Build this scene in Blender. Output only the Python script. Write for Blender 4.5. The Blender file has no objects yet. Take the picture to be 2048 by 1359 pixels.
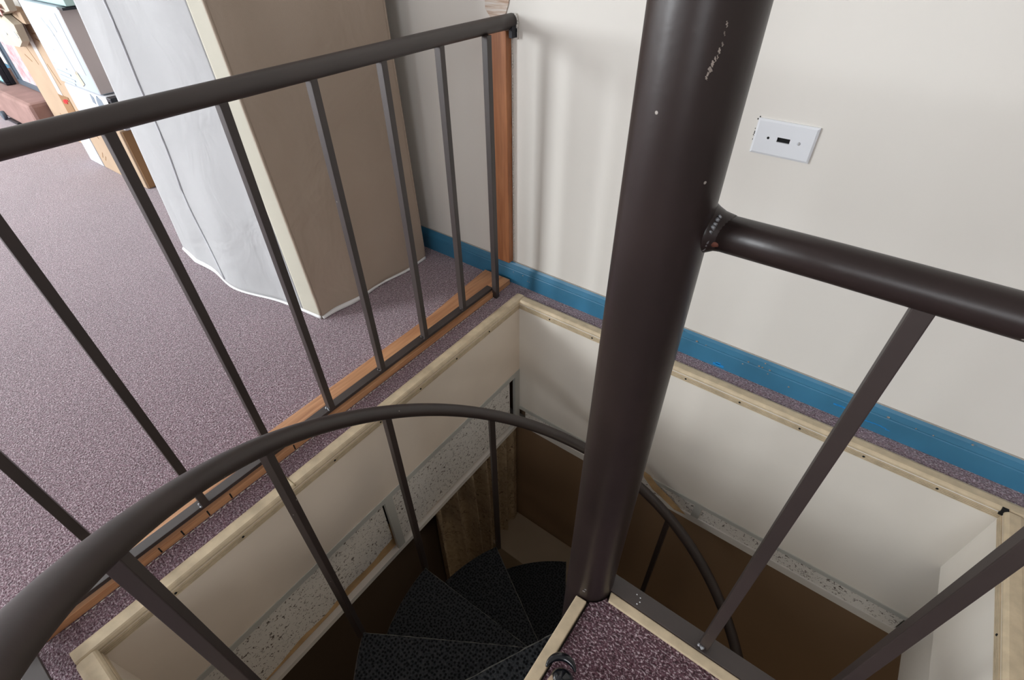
import bpy, bmesh, math, random
from mathutils import Vector, Matrix
random.seed(7)
S = bpy.context.scene
COL = S.collection
PI = math.pi

# ------------------------------------------------------------------ camera
F_PX = 1014.73
cam_d = bpy.data.cameras.new('camera')
cam_d.sensor_fit = 'HORIZONTAL'; cam_d.sensor_width = 36.0
cam_d.lens = F_PX / 2048 * 36.0
cam_d.clip_start = 0.02; cam_d.clip_end = 60
cam = bpy.data.objects.new('camera', cam_d); COL.objects.link(cam)
RX = Vector((0.803395, 0.595382, -0.008792)); DN = Vector((0.383575, -0.528768, -0.757149)); FW = Vector((-0.455441, 0.604917, -0.653184))
M = Matrix.Identity(4)
for r in range(3):
    M[r][0] = RX[r]; M[r][1] = -DN[r]; M[r][2] = -FW[r]
M[0][3], M[1][3], M[2][3] = 0.0, 0.0, 1.0
cam.matrix_world = M
S.camera = cam

# ------------------------------------------------------------------ world, daylight, exposure
W = bpy.data.worlds.new('sky'); S.world = W; W.use_nodes = True
W.node_tree.nodes['Background'].inputs[0].default_value = (0.75, 0.86, 1.0, 1)
W.node_tree.nodes['Background'].inputs[1].default_value = 1.0
def area(name, loc, direction, sx, sy, power, col):
    l = bpy.data.lights.new(name, 'AREA'); l.shape = 'RECTANGLE'; l.size = sx; l.size_y = sy
    l.energy = power; l.color = col
    o = bpy.data.objects.new(name, l); COL.objects.link(o); o.location = loc
    o.rotation_euler = Vector(direction).to_track_quat('-Z', 'Y').to_euler()
    return o
# daylight in window openings; right and side ones are added fill (front wall y=-3, left wall x=-6)
area('daylight_far_window', (-4.35, -2.93, 1.5), (0, 1, 0), 1.5, 1.25, 315, (0.92, 0.965, 1.0))
area('daylight_near_window', (-1.9, -2.93, 1.5), (0, 1, 0), 1.3, 1.25, 22, (0.92, 0.965, 1.0))
area('right_fill_light', (.8, -2.93, 1.5), (0, 1, 0), 1.0, 1.2, 38, (0.95, 0.97, 1.0))  # added fill to brighten the lower right of the back wall
area('side_fill_light', (-5.93, -1.2, 1.45), (1, 0, 0), 1.5, 1.25, 70, (0.92, 0.965, 1.0))  # added out of view as soft fill from the left
# added unseen fill light that brightens the brown wall, ledge and curtain below
lp = bpy.data.lights.new('lower_room_fill', 'POINT'); lp.energy = 15; lp.shadow_soft_size = .45; lp.color = (1.0, .84, .62)
lo = bpy.data.objects.new('lower_room_fill', lp); COL.objects.link(lo); lo.location = (1.5, -.6, -1.5)
S.view_settings.view_transform = 'Standard'
S.view_settings.look = 'None'
S.view_settings.exposure = -0.36
S.view_settings.gamma = 1.0
S.view_settings.use_curve_mapping = False
S.cycles.use_denoising = True
S.cycles.max_bounces = 10
S.cycles.diffuse_bounces = 7
S.cycles.sample_clamp_indirect = 6

# ------------------------------------------------------------------ materials
def nt(name):
    m = bpy.data.materials.new(name); m.use_nodes = True
    t = m.node_tree; b = t.nodes['Principled BSDF']
    return m, t, b
def N(t, typ, **kw):
    n = t.nodes.new(typ)
    for k, v in kw.items():
        if k.startswith('i_'):
            n.inputs[k[2:].replace('_', ' ')].default_value = v
        else: setattr(n, k, v)
    return n
def coords(t, scale=(1, 1, 1), rot=(0, 0, 0)):
    c = N(t, 'ShaderNodeTexCoord'); m = N(t, 'ShaderNodeMapping')
    m.inputs['Scale'].default_value = scale; m.inputs['Rotation'].default_value = rot
    t.links.new(c.outputs['Object'], m.inputs['Vector']); return m.outputs['Vector']
def noise(t, vec, scale, detail=3, rough=.5, dist=0):
    n = N(t, 'ShaderNodeTexNoise'); n.inputs['Scale'].default_value = scale; n.inputs['Detail'].default_value = detail
    n.inputs['Roughness'].default_value = rough; n.inputs['Distortion'].default_value = dist
    t.links.new(vec, n.inputs['Vector']); return n.outputs['Fac']
def ramp(t, fac, stops, interp='LINEAR'):
    r = N(t, 'ShaderNodeValToRGB'); r.color_ramp.interpolation = interp
    e = r.color_ramp.elements
    while len(e) < len(stops): e.new(0.5)
    for k, (p, c) in enumerate(stops):
        e[k].position = p; e[k].color = (*c, 1) if len(c) == 3 else c
    t.links.new(fac, r.inputs['Fac']); return r.outputs['Color']
def mix(t, fac, a, b, blend='MIX'):
    m = N(t, 'ShaderNodeMix', data_type='RGBA', blend_type=blend)
    for v, i in ((fac, 0), (a, 6), (b, 7)):
        if isinstance(v, (int, float)): m.inputs[i].default_value = v
        elif isinstance(v, tuple): m.inputs[i].default_value = (*v, 1)
        else: t.links.new(v, m.inputs[i])
    return m.outputs[2]
def bump(t, b, h, strength, dist):
    n = N(t, 'ShaderNodeBump'); n.inputs['Strength'].default_value = strength; n.inputs['Distance'].default_value = dist
    t.links.new(h, n.inputs['Height']); t.links.new(n.outputs['Normal'], b.inputs['Normal'])
def G(v): return (v, v, v)

def plain(name, col, rough=.6, var=.06, nscale=6, bmp=.05, spec=.4, metal=0.0):
    m, t, b = nt(name); v = coords(t)
    f = noise(t, v, nscale, 4)
    hi = tuple(min(1, c * (1 + var)) for c in col); lo = tuple(c * (1 - var) for c in col)
    t.links.new(ramp(t, f, [(.3, lo), (.7, hi)]), b.inputs['Base Color'])
    b.inputs['Roughness'].default_value = rough; b.inputs['Specular IOR Level'].default_value = spec; b.inputs['Metallic'].default_value = metal
    if bmp: bump(t, b, noise(t, v, nscale * 25, 3), bmp, .002)
    return m

def painted_steel(name, col, rough=.34, chips=.985, spec=.5):
    m, t, b = nt(name); v = coords(t)
    base = ramp(t, noise(t, v, 9, 4), [(.3, tuple(c * .85 for c in col)), (.7, tuple(c * 1.2 for c in col))])
    vo = N(t, 'ShaderNodeTexVoronoi'); vo.inputs['Scale'].default_value = 45; vo.inputs['Randomness'].default_value = 1
    t.links.new(v, vo.inputs['Vector'])
    near = ramp(t, vo.outputs['Distance'], [(0, G(1)), (.05, G(1)), (.075, G(0))])
    sep = N(t, 'ShaderNodeSeparateColor'); t.links.new(vo.outputs['Color'], sep.inputs[0])
    pick = ramp(t, sep.outputs[0], [(chips - .07, G(0)), (chips - .06, G(1))])
    mul = mix(t, 1.0, near, pick, 'MULTIPLY')
    t.links.new(mix(t, mul, base, (.42, .38, .34)), b.inputs['Base Color'])
    b.inputs['Roughness'].default_value = rough; b.inputs['Specular IOR Level'].default_value = spec
    bump(t, b, noise(t, v, 60, 3, .6), .12, .0015)
    return m

def carpet(name, dark, mid, light, scale, bright=.35, bmp=.9):
    m, t, b = nt(name); v = coords(t, (1, 1.5, 1))
    f = noise(t, v, scale, 2, .6, .4)
    col = ramp(t, f, [(.34, dark), (.47, tuple(.4 * a + .6 * c for a, c in zip(dark, mid))), (.54, mid), (.70 - .08 * bright, light)])
    f2 = noise(t, v, scale * .35, 2, .5)
    col = mix(t, 1.0, col, ramp(t, f2, [(.35, G(.72)), (.6, G(1.0))]), 'MULTIPLY')
    t.links.new(mix(t, 1.0, col, ramp(t, noise(t, v, 3.0, 3), [(.3, G(.88)), (.7, G(1.0))]), 'MULTIPLY'), b.inputs['Base Color'])
    b.inputs['Roughness'].default_value = .95; b.inputs['Specular IOR Level'].default_value = .15
    b.inputs['Sheen Weight'].default_value = .9
    b.inputs['Sheen Roughness'].default_value = .4
    bump(t, b, f, bmp, .006)
    return m

def wood(name, a, bcol, axis='y', scale=1.0, rough=.45):
    m, t, b = nt(name)
    sc = {'y': (26, 1.6, 26), 'z': (26, 26, 1.6), 'x': (1.6, 26, 26)}[axis]
    v = coords(t, sc)
    g1 = noise(t, v, 1.0 * scale, 4, .55, .6); g2 = noise(t, v, 5.0 * scale, 2, .6)
    c = ramp(t, g1, [(.25, a), (.45, bcol), (.55, tuple(.6 * p + .4 * q for p, q in zip(a, bcol))), (.75, bcol)])
    c = mix(t, .3, c, ramp(t, g2, [(.3, tuple(.6 * x for x in a)), (.7, bcol)]))
    t.links.new(c, b.inputs['Base Color']); b.inputs['Roughness'].default_value = rough
    bump(t, b, g2, .12, .001)
    return m

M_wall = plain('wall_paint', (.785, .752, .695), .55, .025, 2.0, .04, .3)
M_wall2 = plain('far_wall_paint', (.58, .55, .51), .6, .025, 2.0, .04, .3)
M_shaft2 = plain('shaft_white_panel', (.80, .75, .675), .45, .04, 4.0, .05, .35)
M_ceil = plain('ceiling_paint', (.60, .60, .58), .8, .02)
M_shaft = plain('shaft_cream_panel', (.82, .715, .60), .5, .05, 4.0, .05, .35)
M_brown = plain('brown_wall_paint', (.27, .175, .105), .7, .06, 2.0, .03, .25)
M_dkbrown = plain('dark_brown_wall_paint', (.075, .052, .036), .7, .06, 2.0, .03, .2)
M_blue = plain('blue_baseboard_paint', (.045, .185, .31), .38, .12, 7.0, .06, .5)
M_bluechip = plain('bare_edge_paint', (.42, .40, .36), .6)
M_brightblue = plain('bright_blue_smear', (.02, .26, .62), .4)
M_steel = painted_steel('dark_brown_painted_steel', (.024, .0155, .014), .36, .88, .42)
M_steel2 = painted_steel('dark_brown_painted_bars', (.032, .021, .018), .50, .96, .85)
M_raw = plain('bare_weld_metal', (.36, .37, .39), .35, .3, 60, .3, .6, .6)
M_rust = plain('rust_spot', (.14, .045, .028), .7, .3, 60)
M_chip = plain('chipped_paint_patch', (.34, .29, .25), .7, .35, 120, .3)
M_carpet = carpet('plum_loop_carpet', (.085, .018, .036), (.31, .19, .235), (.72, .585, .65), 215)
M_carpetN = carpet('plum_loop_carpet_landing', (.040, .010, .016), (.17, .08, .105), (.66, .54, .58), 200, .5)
def tread_mat():
    m, t, b = nt('charcoal_stair_carpet_with_black_flecks'); v = coords(t)
    vo = N(t, 'ShaderNodeTexVoronoi'); vo.inputs['Scale'].default_value = 105; vo.inputs['Randomness'].default_value = .6; vo.voronoi_dimensions = '2D'; t.links.new(v, vo.inputs['Vector'])
    dots = ramp(t, vo.outputs['Distance'], [(.20, G(.9)), (.42, G(0))])
    base = ramp(t, noise(t, v, 260, 2), [(.3, (.018, .020, .023)), (.7, (.052, .054, .056))])
    t.links.new(mix(t, dots, base, (.004, .004, .005)), b.inputs['Base Color'])
    b.inputs['Roughness'].default_value = .95; b.inputs['Specular IOR Level'].default_value = .1
    bump(t, b, noise(t, v, 260, 2), .6, .003); return m
M_tread = tread_mat()
M_nosewear = plain('worn_grey_carpet_edge', (.10, .098, .088), .95, .3, 90, .4, .1)
M_sill = wood('orange_sill_wood', (.31, .11, .042), (.63, .33, .165), 'y')
M_post = wood('orange_post_wood', (.27, .085, .03), (.46, .185, .075), 'z')
M_nose = plain('tan_edging', (.62, .505, .345), .5, .12, 40, .12, .35)
M_noseD = plain('tan_edging_groove', (.30, .23, .13), .6, .1, 30)
M_grid = plain('grey_grid_angle', (.50, .50, .465), .5, .04)
M_gridW = plain('white_grid_angle', (.72, .69, .64), .5, .04)
M_tan = plain('torn_tan_fibreboard', (.58, .38, .19), .9, .2, 20, .3)
M_dark = plain('dark_gap', (.01, .01, .01), .9)
M_white = plain('white_plastic', (.80, .82, .85), .35, .01, 4, 0, .5)
M_kraft = plain('kraft_cardboard', (.43, .315, .22), .8, .05, 8, .05, .2)
M_kraftD = plain('kraft_inner_and_shade', (.27, .15, .07), .85, .08)  # inner card; also carries the painted shade on a carton side
M_boxW = plain('white_card', (.54, .55, .58), .6, .02)
M_boxB = plain('pale_blue_card', (.44, .50, .56), .55, .06, 3)
M_boxM = plain('mauve_grey_card', (.48, .42, .41), .7, .04)
M_teal = plain('pale_teal_card', (.36, .50, .48), .6, .12, 5)
M_ink = plain('grey_print_ink', (.20, .24, .29), .7)
M_inkL = plain('pale_print_ink', (.50, .56, .62), .7)
M_tape = plain('clear_packing_tape', (.66, .64, .64), .25, .05, 20, 0, .5)
M_red = plain('red_plastic', (.62, .02, .02), .4)
M_pink = plain('pink_marker_ink', (.72, .34, .32), .8)
M_cream = plain('cream_paper', (.52, .47, .38), .85, .06, 9, .1)
M_frame = plain('slate_grey_frame', (.085, .11, .14), .4)
M_black = plain('glossy_black_plastic', (.006, .007, .010), .12, .1, 5, 0, .6)
M_blackm = plain('black_plastic_bezel', (.012, .014, .02), .35)
M_suede = plain('brown_pink_suede', (.29, .185, .165), .95, .14, 9, .2, .15)
M_tanin = plain('tan_inset', (.42, .31, .22), .6)
M_ledge = plain('tan_painted_ledge', (.46, .37, .26), .6, .04)

def screen_mat(name, stops, scale):
    m, t, b = nt(name); v = coords(t)
    t.links.new(ramp(t, noise(t, v, scale, 3, .6), stops), b.inputs['Base Color'])
    b.inputs['Roughness'].default_value = .25; return m
M_cyan = screen_mat('cyan_picture', [(.3, (.03, .22, .38)), (.5, (.35, .75, .85)), (.7, (.75, .9, .95))], 5)
M_print = screen_mat('pink_white_print', [(.35, (.55, .33, .35)), (.5, (.60, .50, .52)), (.65, (.60, .58, .62))], 16)

def tile_mat():
    m, t, b = nt('fissured_acoustic_tile'); v = coords(t, (1, 1, 1))
    n1 = noise(t, v, 60, 1, .5, 1.2)
    worm = ramp(t, n1, [(.46, G(0)), (.48, G(1)), (.52, G(1)), (.54, G(0))])
    n2 = noise(t, v, 85, 1, .5, .2)
    pick = ramp(t, n2, [(.52, G(0)), (.57, G(1))])
    vo = N(t, 'ShaderNodeTexVoronoi'); vo.inputs['Scale'].default_value = 120; t.links.new(v, vo.inputs['Vector'])
    dots = ramp(t, vo.outputs['Distance'], [(.10, G(.75)), (.2, G(0))])
    f = mix(t, 1.0, mix(t, 1.0, worm, pick, 'MULTIPLY'), dots, 'ADD')
    t.links.new(mix(t, f, (.76, .73, .68), (.13, .10, .085)), b.inputs['Base Color'])
    b.inputs['Roughness'].default_value = .95
    bump(t, b, f, -.4, .002); return m
M_tile = tile_mat()

def fabric(name, col, var=.05, crease=.35):
    m, t, b = nt(name); v = coords(t)
    t.links.new(ramp(t, noise(t, v, 2.2, 4), [(.3, tuple(c * (1 - var) for c in col)), (.7, tuple(min(1, c * (1 + var)) for c in col))]), b.inputs['Base Color'])
    b.inputs['Roughness'].default_value = .75; b.inputs['Specular IOR Level'].default_value = .25
    n = N(t, 'ShaderNodeMath', operation='ADD')
    t.links.new(noise(t, v, 5, 3, .5, 1.0), n.inputs[0])
    fine = noise(t, v, 420, 2); k = N(t, 'ShaderNodeMath', operation='MULTIPLY'); k.inputs[1].default_value = .02
    t.links.new(fine, k.inputs[0]); t.links.new(k.outputs[0], n.inputs[1])
    bump(t, b, n.outputs[0], crease, .03); return m
M_cloth = fabric('off_white_cover_fabric', (.43, .43, .435))
M_clothS = fabric('taupe_cover_fabric', (.43, .35, .28), .05, .35)
M_hem = fabric('white_hem', (.80, .80, .80), .03, .2)
M_band = fabric('cream_cover_band', (.50, .475, .395), .03, .2)

def curtain_mat():
    m, t, b = nt('swirl_patterned_curtain'); v = coords(t, (1, 1, .8))
    vo = N(t, 'ShaderNodeTexVoronoi'); vo.inputs['Scale'].default_value = 34
    dis = N(t, 'ShaderNodeTexNoise'); dis.inputs['Scale'].default_value = 20; t.links.new(v, dis.inputs['Vector'])
    ad = N(t, 'ShaderNodeVectorMath', operation='MULTIPLY_ADD'); t.links.new(dis.outputs['Color'], ad.inputs[0]); ad.inputs[1].default_value = (.03, .03, .03); t.links.new(v, ad.inputs[2])
    t.links.new(ad.outputs[0], vo.inputs['Vector'])
    ring = ramp(t, vo.outputs['Distance'], [(.36, G(0)), (.39, G(.8)), (.41, G(.8)), (.44, G(0))])
    gate = ramp(t, noise(t, v, 26, 1), [(.40, G(0)), (.46, G(1))])
    f = mix(t, 1.0, ring, gate, 'MULTIPLY')
    base = ramp(t, noise(t, v, 60, 3), [(.3, (.34, .25, .155)), (.7, (.46, .35, .22))])
    t.links.new(mix(t, f, base, (.07, .03, .02)), b.inputs['Base Color'])
    b.inputs['Roughness'].default_value = .8; return m
M_curtain = curtain_mat()

# ------------------------------------------------------------------ mesh helpers
def link(name, bm, mat, parent=None, smooth=False, bev=0.0, segs=2):
    me = bpy.data.meshes.new(name); bmesh.ops.recalc_face_normals(bm, faces=bm.faces)
    bm.to_mesh(me); bm.free()
    if isinstance(mat, (list, tuple)):
        for x in mat: me.materials.append(x)
    else: me.materials.append(mat)
    if smooth:
        for p in me.polygons: p.use_smooth = True
    o = bpy.data.objects.new(name, me); COL.objects.link(o)
    if parent: o.parent = parent; o.matrix_parent_inverse = Matrix.Translation(-parent.location)
    if bev:
        md = o.modifiers.new('bevel', 'BEVEL'); md.width = bev; md.segments = segs; md.limit_method = 'ANGLE'; md.angle_limit = math.radians(50)
    return o
def box(bm, x0, x1, y0, y1, z0, z1, mi=0):
    vs = [bm.verts.new(p) for p in ((x0, y0, z0), (x1, y0, z0), (x1, y1, z0), (x0, y1, z0), (x0, y0, z1), (x1, y0, z1), (x1, y1, z1), (x0, y1, z1))]
    for f in ((0, 3, 2, 1), (4, 5, 6, 7), (0, 1, 5, 4), (1, 2, 6, 5), (2, 3, 7, 6), (3, 0, 4, 7)):
        fc = bm.faces.new([vs[i] for i in f]); fc.material_index = mi
    return vs
def bx(*a, **k):
    bm = bmesh.new(); box(bm, *a, **k); return bm
def frame_at(d):
    d = d.normalized(); u = Vector((0, 0, 1)).cross(d)
    if u.length < 1e-4: u = Vector((1, 0, 0))
    u.normalize(); return u, d.cross(u)
def tube(bm, pts, r, n=20, cap=True, mi=0):
    pts = [Vector(p) for p in pts]; rings = []
    for i, p in enumerate(pts):
        d = pts[min(i + 1, len(pts) - 1)] - pts[max(i - 1, 0)]
        u, w = frame_at(d); rr = r[i] if isinstance(r, (list, tuple)) else r
        rings.append([bm.verts.new(p + rr * (math.cos(2 * PI * k / n) * u + math.sin(2 * PI * k / n) * w)) for k in range(n)])
    for a, b in zip(rings, rings[1:]):
        for k in range(n):
            f = bm.faces.new((a[k], a[(k + 1) % n], b[(k + 1) % n], b[k])); f.smooth = True; f.material_index = mi
    if cap:
        bm.faces.new(rings[0][::-1]); bm.faces.new(rings[-1])
    return rings
def prism(bm, poly, z0, z1, mi=0):
    a = [bm.verts.new((x, y, z0)) for x, y in poly]; b = [bm.verts.new((x, y, z1)) for x, y in poly]
    n = len(poly)
    bm.faces.new(a[::-1]).material_index = mi; bm.faces.new(b).material_index = mi
    for k in range(n): bm.faces.new((a[k], a[(k + 1) % n], b[(k + 1) % n], b[k])).material_index = mi
def extrude_profile(bm, prof, p0, p1, axis):
    """prof: list of (side, z); runs along axis ('x' or 'y') from p0 to p1 (miter already applied by caller)"""
    A, B = [], []
    for s, z in prof:
        if axis == 'x': A.append(bm.verts.new((p0, s, z))); B.append(bm.verts.new((p1, s, z)))
        else: A.append(bm.verts.new((s, p0, z))); B.append(bm.verts.new((s, p1, z)))
    n = len(prof)
    for k in range(n): bm.faces.new((A[k], A[(k + 1) % n], B[(k + 1) % n], B[k]))
    bm.faces.new(A[::-1]); bm.faces.new(B)
def blob(bm, c, r, sx=1, sy=1, sz=1, sub=2, rough=0.0, mi=0):
    res = bmesh.ops.create_icosphere(bm, subdivisions=sub, radius=1)
    for v in res['verts']:
        k = 1 + random.uniform(-rough, rough)
        v.co = Vector((v.co.x * r * sx * k + c[0], v.co.y * r * sy * k + c[1], v.co.z * r * sz * k + c[2]))
    for v in res['verts']:
        for f in v.link_faces: f.smooth = True; f.material_index = mi
def tag(o, label=None, cat=None, group=None, kind=None):
    if label: o['label'] = label
    if cat: o['category'] = cat
    if group: o['group'] = group
    if kind: o['kind'] = kind
    return o
def empty(name, loc, label, cat, group=None):
    o = bpy.data.objects.new(name, None); COL.objects.link(o); o.location = loc; o.empty_display_size = .05
    return tag(o, label, cat, group)
def struct(name, bm, mat, label=None, bev=0, smooth=False):
    o = link(name, bm, mat, None, smooth, bev); o['kind'] = 'structure'
    if label: o['label'] = label
    return o

# ------------------------------------------------------------------ the room (upper storey)
XL, XR, YF, YB = -6.0, 2.6, -3.0, 1.185     # walls
HX0, HX1, HY0, HY1 = -.793, .4965, -.186, 1.096   # clear opening
bm = bmesh.new()
E = .028
box(bm, XL, HX0 - E, YF, YB, -.02, 0); box(bm, HX1 + E, XR, YF, YB, -.02, 0)
box(bm, HX0 - E, HX1 + E, YF, HY0 - E, -.02, 0); box(bm, HX0 - E, HX1 + E, HY1 + E, YB, -.02, 0)
struct('floor', bm, M_carpet, 'plum and grey loop-pile carpet around the stairwell opening')
struct('ceiling', bx(XL - .1, XR + .1, YF - .1, YB + .1, 2.4, 2.5), M_ceil)
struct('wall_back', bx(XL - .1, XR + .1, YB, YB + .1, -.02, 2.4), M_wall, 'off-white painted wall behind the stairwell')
def holed_wall(name, fixed, horizontal, a0, a1, wins):
    bm = bmesh.new()
    def put(p0, p1, z0, z1):
        if p1 - p0 < 1e-4: return
        if horizontal: box(bm, p0, p1, fixed[0], fixed[1], z0, z1)
        else: box(bm, fixed[0], fixed[1], p0, p1, z0, z1)
    cur = a0
    for (w0, w1, z0, z1) in wins:
        put(cur, w0, -.02, 2.4); put(w0, w1, -.02, z0); put(w0, w1, z1, 2.4); cur = w1
    put(cur, a1, -.02, 2.4)
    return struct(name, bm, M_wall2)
holed_wall('wall_front', (YF - .1, YF), True, XL, XR, [(-5.1, -3.6, .85, 2.15), (-2.55, -1.25, .85, 2.15), (.3, 1.3, .9, 2.1)])  # last opening is added for the right fill light
holed_wall('wall_left', (XL - .1, XL), False, YF - .1, YB, [(-2.0, -.4, .8, 2.1)])
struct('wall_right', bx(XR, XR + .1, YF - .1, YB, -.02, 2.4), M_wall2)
def window(name, x0, x1, y0, y1, z0, z1):
    bm = bmesh.new(); w = .05
    hor = (x1 - x0) > (y1 - y0)
    if hor:
        box(bm, x0, x1, y0, y1, z0, z0 + w); box(bm, x0, x1, y0, y1, z1 - w, z1)
        box(bm, x0, x0 + w, y0, y1, z0 + w, z1 - w); box(bm, x1 - w, x1, y0, y1, z0 + w, z1 - w)
    else:
        box(bm, x0, x1, y0, y1, z0, z0 + w); box(bm, x0, x1, y0, y1, z1 - w, z1)
        box(bm, x0, x1, y0, y0 + w, z0 + w, z1 - w); box(bm, x0, x1, y1 - w, y1, z0 + w, z1 - w)
    struct(name, bm, M_white)
window('window_1', -5.1, -3.6, YF - .08, YF - .03, .85, 2.15)
window('window_2', -2.55, -1.25, YF - .08, YF - .03, .85, 2.15)
window('fill_window_4', .3, 1.3, YF - .08, YF - .03, .9, 2.1)  # frame of the added right-hand fill opening
window('fill_window_3', XL - .08, XL - .03, -2.0, -.4, .8, 2.1)  # frame of the added side fill opening

# blue baseboard: face, groove, stepped cap; behind the cover it runs on to the corner
def baseboard(x0, x1):
    y = YB; bm = bmesh.new()
    prof = [(y, 0), (y - .013, 0), (y - .013, .052), (y - .0115, .054), (y - .0115, .056), (y - .0125, .0575), (y - .0085, .072), (y - .004, .079), (y, .079)]
    extrude_profile(bm, prof, x0, x1, 'x'); return bm
bb = struct('baseboard_back', baseboard(XL, XR), M_blue, 'blue painted baseboard with a grooved cap')
cap = link('worn_edge', bx(XL, XR, YB - .0035, YB - .001, .079, .0812), M_bluechip, bb)
bm = bmesh.new()
for k in range(26):
    x = random.uniform(-.95, .62); z = random.choice([.058, .058, .074, .03, .045]); s = random.uniform(.0015, .0035)
    box(bm, x, x + s * 1.6, YB - .0142, YB - .0115, z, z + s)
link('paint_fleck', bm, M_chip, bb)
bm = bmesh.new()
box(bm, -.172, -.142, YB - .0137, YB - .0125, .006, .013); box(bm, -.165, -.152, YB - .0137, YB - .0125, .011, .018)
for i in range(14):
    t = i / 13; x = .13 + .12 * t; z = .034 - .014 * t + .003 * math.sin(9 * t); box(bm, x, x + .0105, YB - .0137, YB - .0125, z, z + .0045 * (1 - .6 * t))
link('blue_smear', bm, M_brightblue, bb)

# ------------------------------------------------------------------ opening trim (tan edging)
def nosing(name, axis, inner, outer, p0, p1, label):
    t = struct(name, bmesh.new(), M_nose, label)
    bm = bmesh.new(); s = 1 if outer > inner else -1
    w = abs(outer - inner)
    prof = [(inner - s * .002, -.0045), (inner - s * .002, .000), (inner + s * .001, .0045), (inner + s * .004, .0065), (inner + s * (w - .010), .0065), (inner + s * (w - .003), .004), (outer, 0), (outer, -.018), (inner + s * .008, -.018), (inner + s * .008, -.0045)]
    extrude_profile(bm, prof, p0, p1, axis); bmesh.ops.recalc_face_normals(bm, faces=bm.faces); bm.to_mesh(t.data); bm.free()
    bm = bmesh.new()   # fluted strip under the lip
    prof = [(inner + s * .006, -.0095)]
    for k in range(4):
        z = -.0100 - k * .0042
        prof += [(inner - s * .0028, z), (inner - s * .0028, z - .0030), (inner + s * .0008, z - .0036), (inner + s * .0008, z - .0044)]
    prof += [(inner + s * .006, -.0265)]
    extrude_profile(bm, prof, p0 + .003, p1 - .003, axis)
    link('fluted_strip', bm, M_nose, t)
    return t
n1 = nosing('trim_1', 'y', HX0, HX0 - .033, HY0 - .03, HY1 + .03, 'tan edging strip along the railing side of the opening')
n2 = nosing('trim_2', 'x', HY1, HY1 + .033, HX0 + .002, HX1 + .033, 'tan edging strip along the wall side of the opening')
n3 = nosing('trim_3', 'y', HX1, HX1 + .033, HY0 - .03, HY1 - .004, 'tan edging strip on the right side of the opening')
n4 = nosing('trim_4', 'x', HY0, HY0 - .033, HX0 + .002, HX1 - .004, 'tan edging strip on the near side of the opening')
for y in (.932, .778, .627, .480, .333, .200, .091, -.053):
    bm = bmesh.new(); blob(bm, (HX0 + .0028, y, -.0165), .0032, .6, 1, 1, 1); link('nail_hole', bm, M_dark, n1)
for x in (-.671, -.515, -.36, -.215, -.065, .086, .231, .38):
    bm = bmesh.new(); blob(bm, (x, HY1 - .0028, -.0165), .0032, 1, .6, 1, 1); link('nail_hole', bm, M_dark, n2)
for y in (.95, .8, .6):
    bm = bmesh.new(); blob(bm, (HX1 - .0028, y, -.0165), .0032, .6, 1, 1, 1); link('nail_hole', bm, M_dark, n3)
link('dark_corner_notch', bx(HX1 - .008, HX1 + .003, HY1 - .004, HY1 + .003, -.012, .0072), M_dark, n3)
bm = bmesh.new(); box(bm, HX0 - .038, HX0 + .001, .228, .230, -.005, .0072)
link('butt_joint', bm, M_noseD, n1)

# ------------------------------------------------------------------ shaft walls, suspended ceiling edge
Z1 = -.307; ZT = -.60
struct('wall_shaft_left', bx(HX0 - .015, HX0, HY0 - .015, HY1 + .015, Z1, -.007), M_shaft, 'cream panel below the railing side of the opening')
struct('wall_shaft_back', bx(HX0, .63, HY1, HY1 + .015, -.508, -.007), M_shaft2, 'cream panel below the wall side of the opening')
bm = bmesh.new(); box(bm, HX1, HX1 + .02, HY0 - .015, HY1, -.257, -.007); box(bm, HX1 + .02, .58, HY0 - .015, HY1, -.257, -.24)
box(bm, .565, .58, HY0 - .015, HY1, ZT, -.257)
struct('wall_shaft_right', bm, M_shaft2, 'stepped cream panel on the right side of the opening')
struct('wall_shaft_front', bx(HX0, HX1, HY0 - .015, HY0, ZT, -.007), M_shaft, 'cream panel on the near side of the opening')
# grey upper angle, divider, corner angle and white lower angle of the left side
bm = bmesh.new()
box(bm, HX0 - .014, HX0 + .002, HY0, HY1, Z1 - .022, Z1)
box(bm, HX0 - .010, HX0 + .002, .424, .452, ZT, Z1 - .022)
box(bm, HX0 - .010, HX0 + .002, HY1 - .028, HY1, ZT, Z1 - .022)
struct('trim_5', bm, M_grid, 'grey metal grid angle with dividers around the acoustic tiles')
bm = bmesh.new(); box(bm, HX0 - .022, HX0 + .003, HY0, HY1, ZT - .02, ZT); box(bm, HX0 - .02, HX0 - .017, HY0, HY1, ZT, ZT + .012)
struct('trim_6', bm, M_gridW, 'white metal angle at the foot of the railing-side tiles')
bm = bmesh.new(); box(bm, HX0, .58, HY1 - .002, HY1 + .015, ZT - .02, ZT + .012)
struct('trim_7', bm, M_gridW, 'white metal angle at the foot of the wall-side tile strip')
bm = bmesh.new(); box(bm, HX0, .58, HY1 - .003, HY1 + .014, -.524, -.508)
for x in (-.07, .54): box(bm, x, x + .025, HY1 - .002, HY1 + .012, -.588, -.524)
struct('trim_8', bm, M_grid, 'grey metal angle over the wall-side tile strip')
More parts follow.
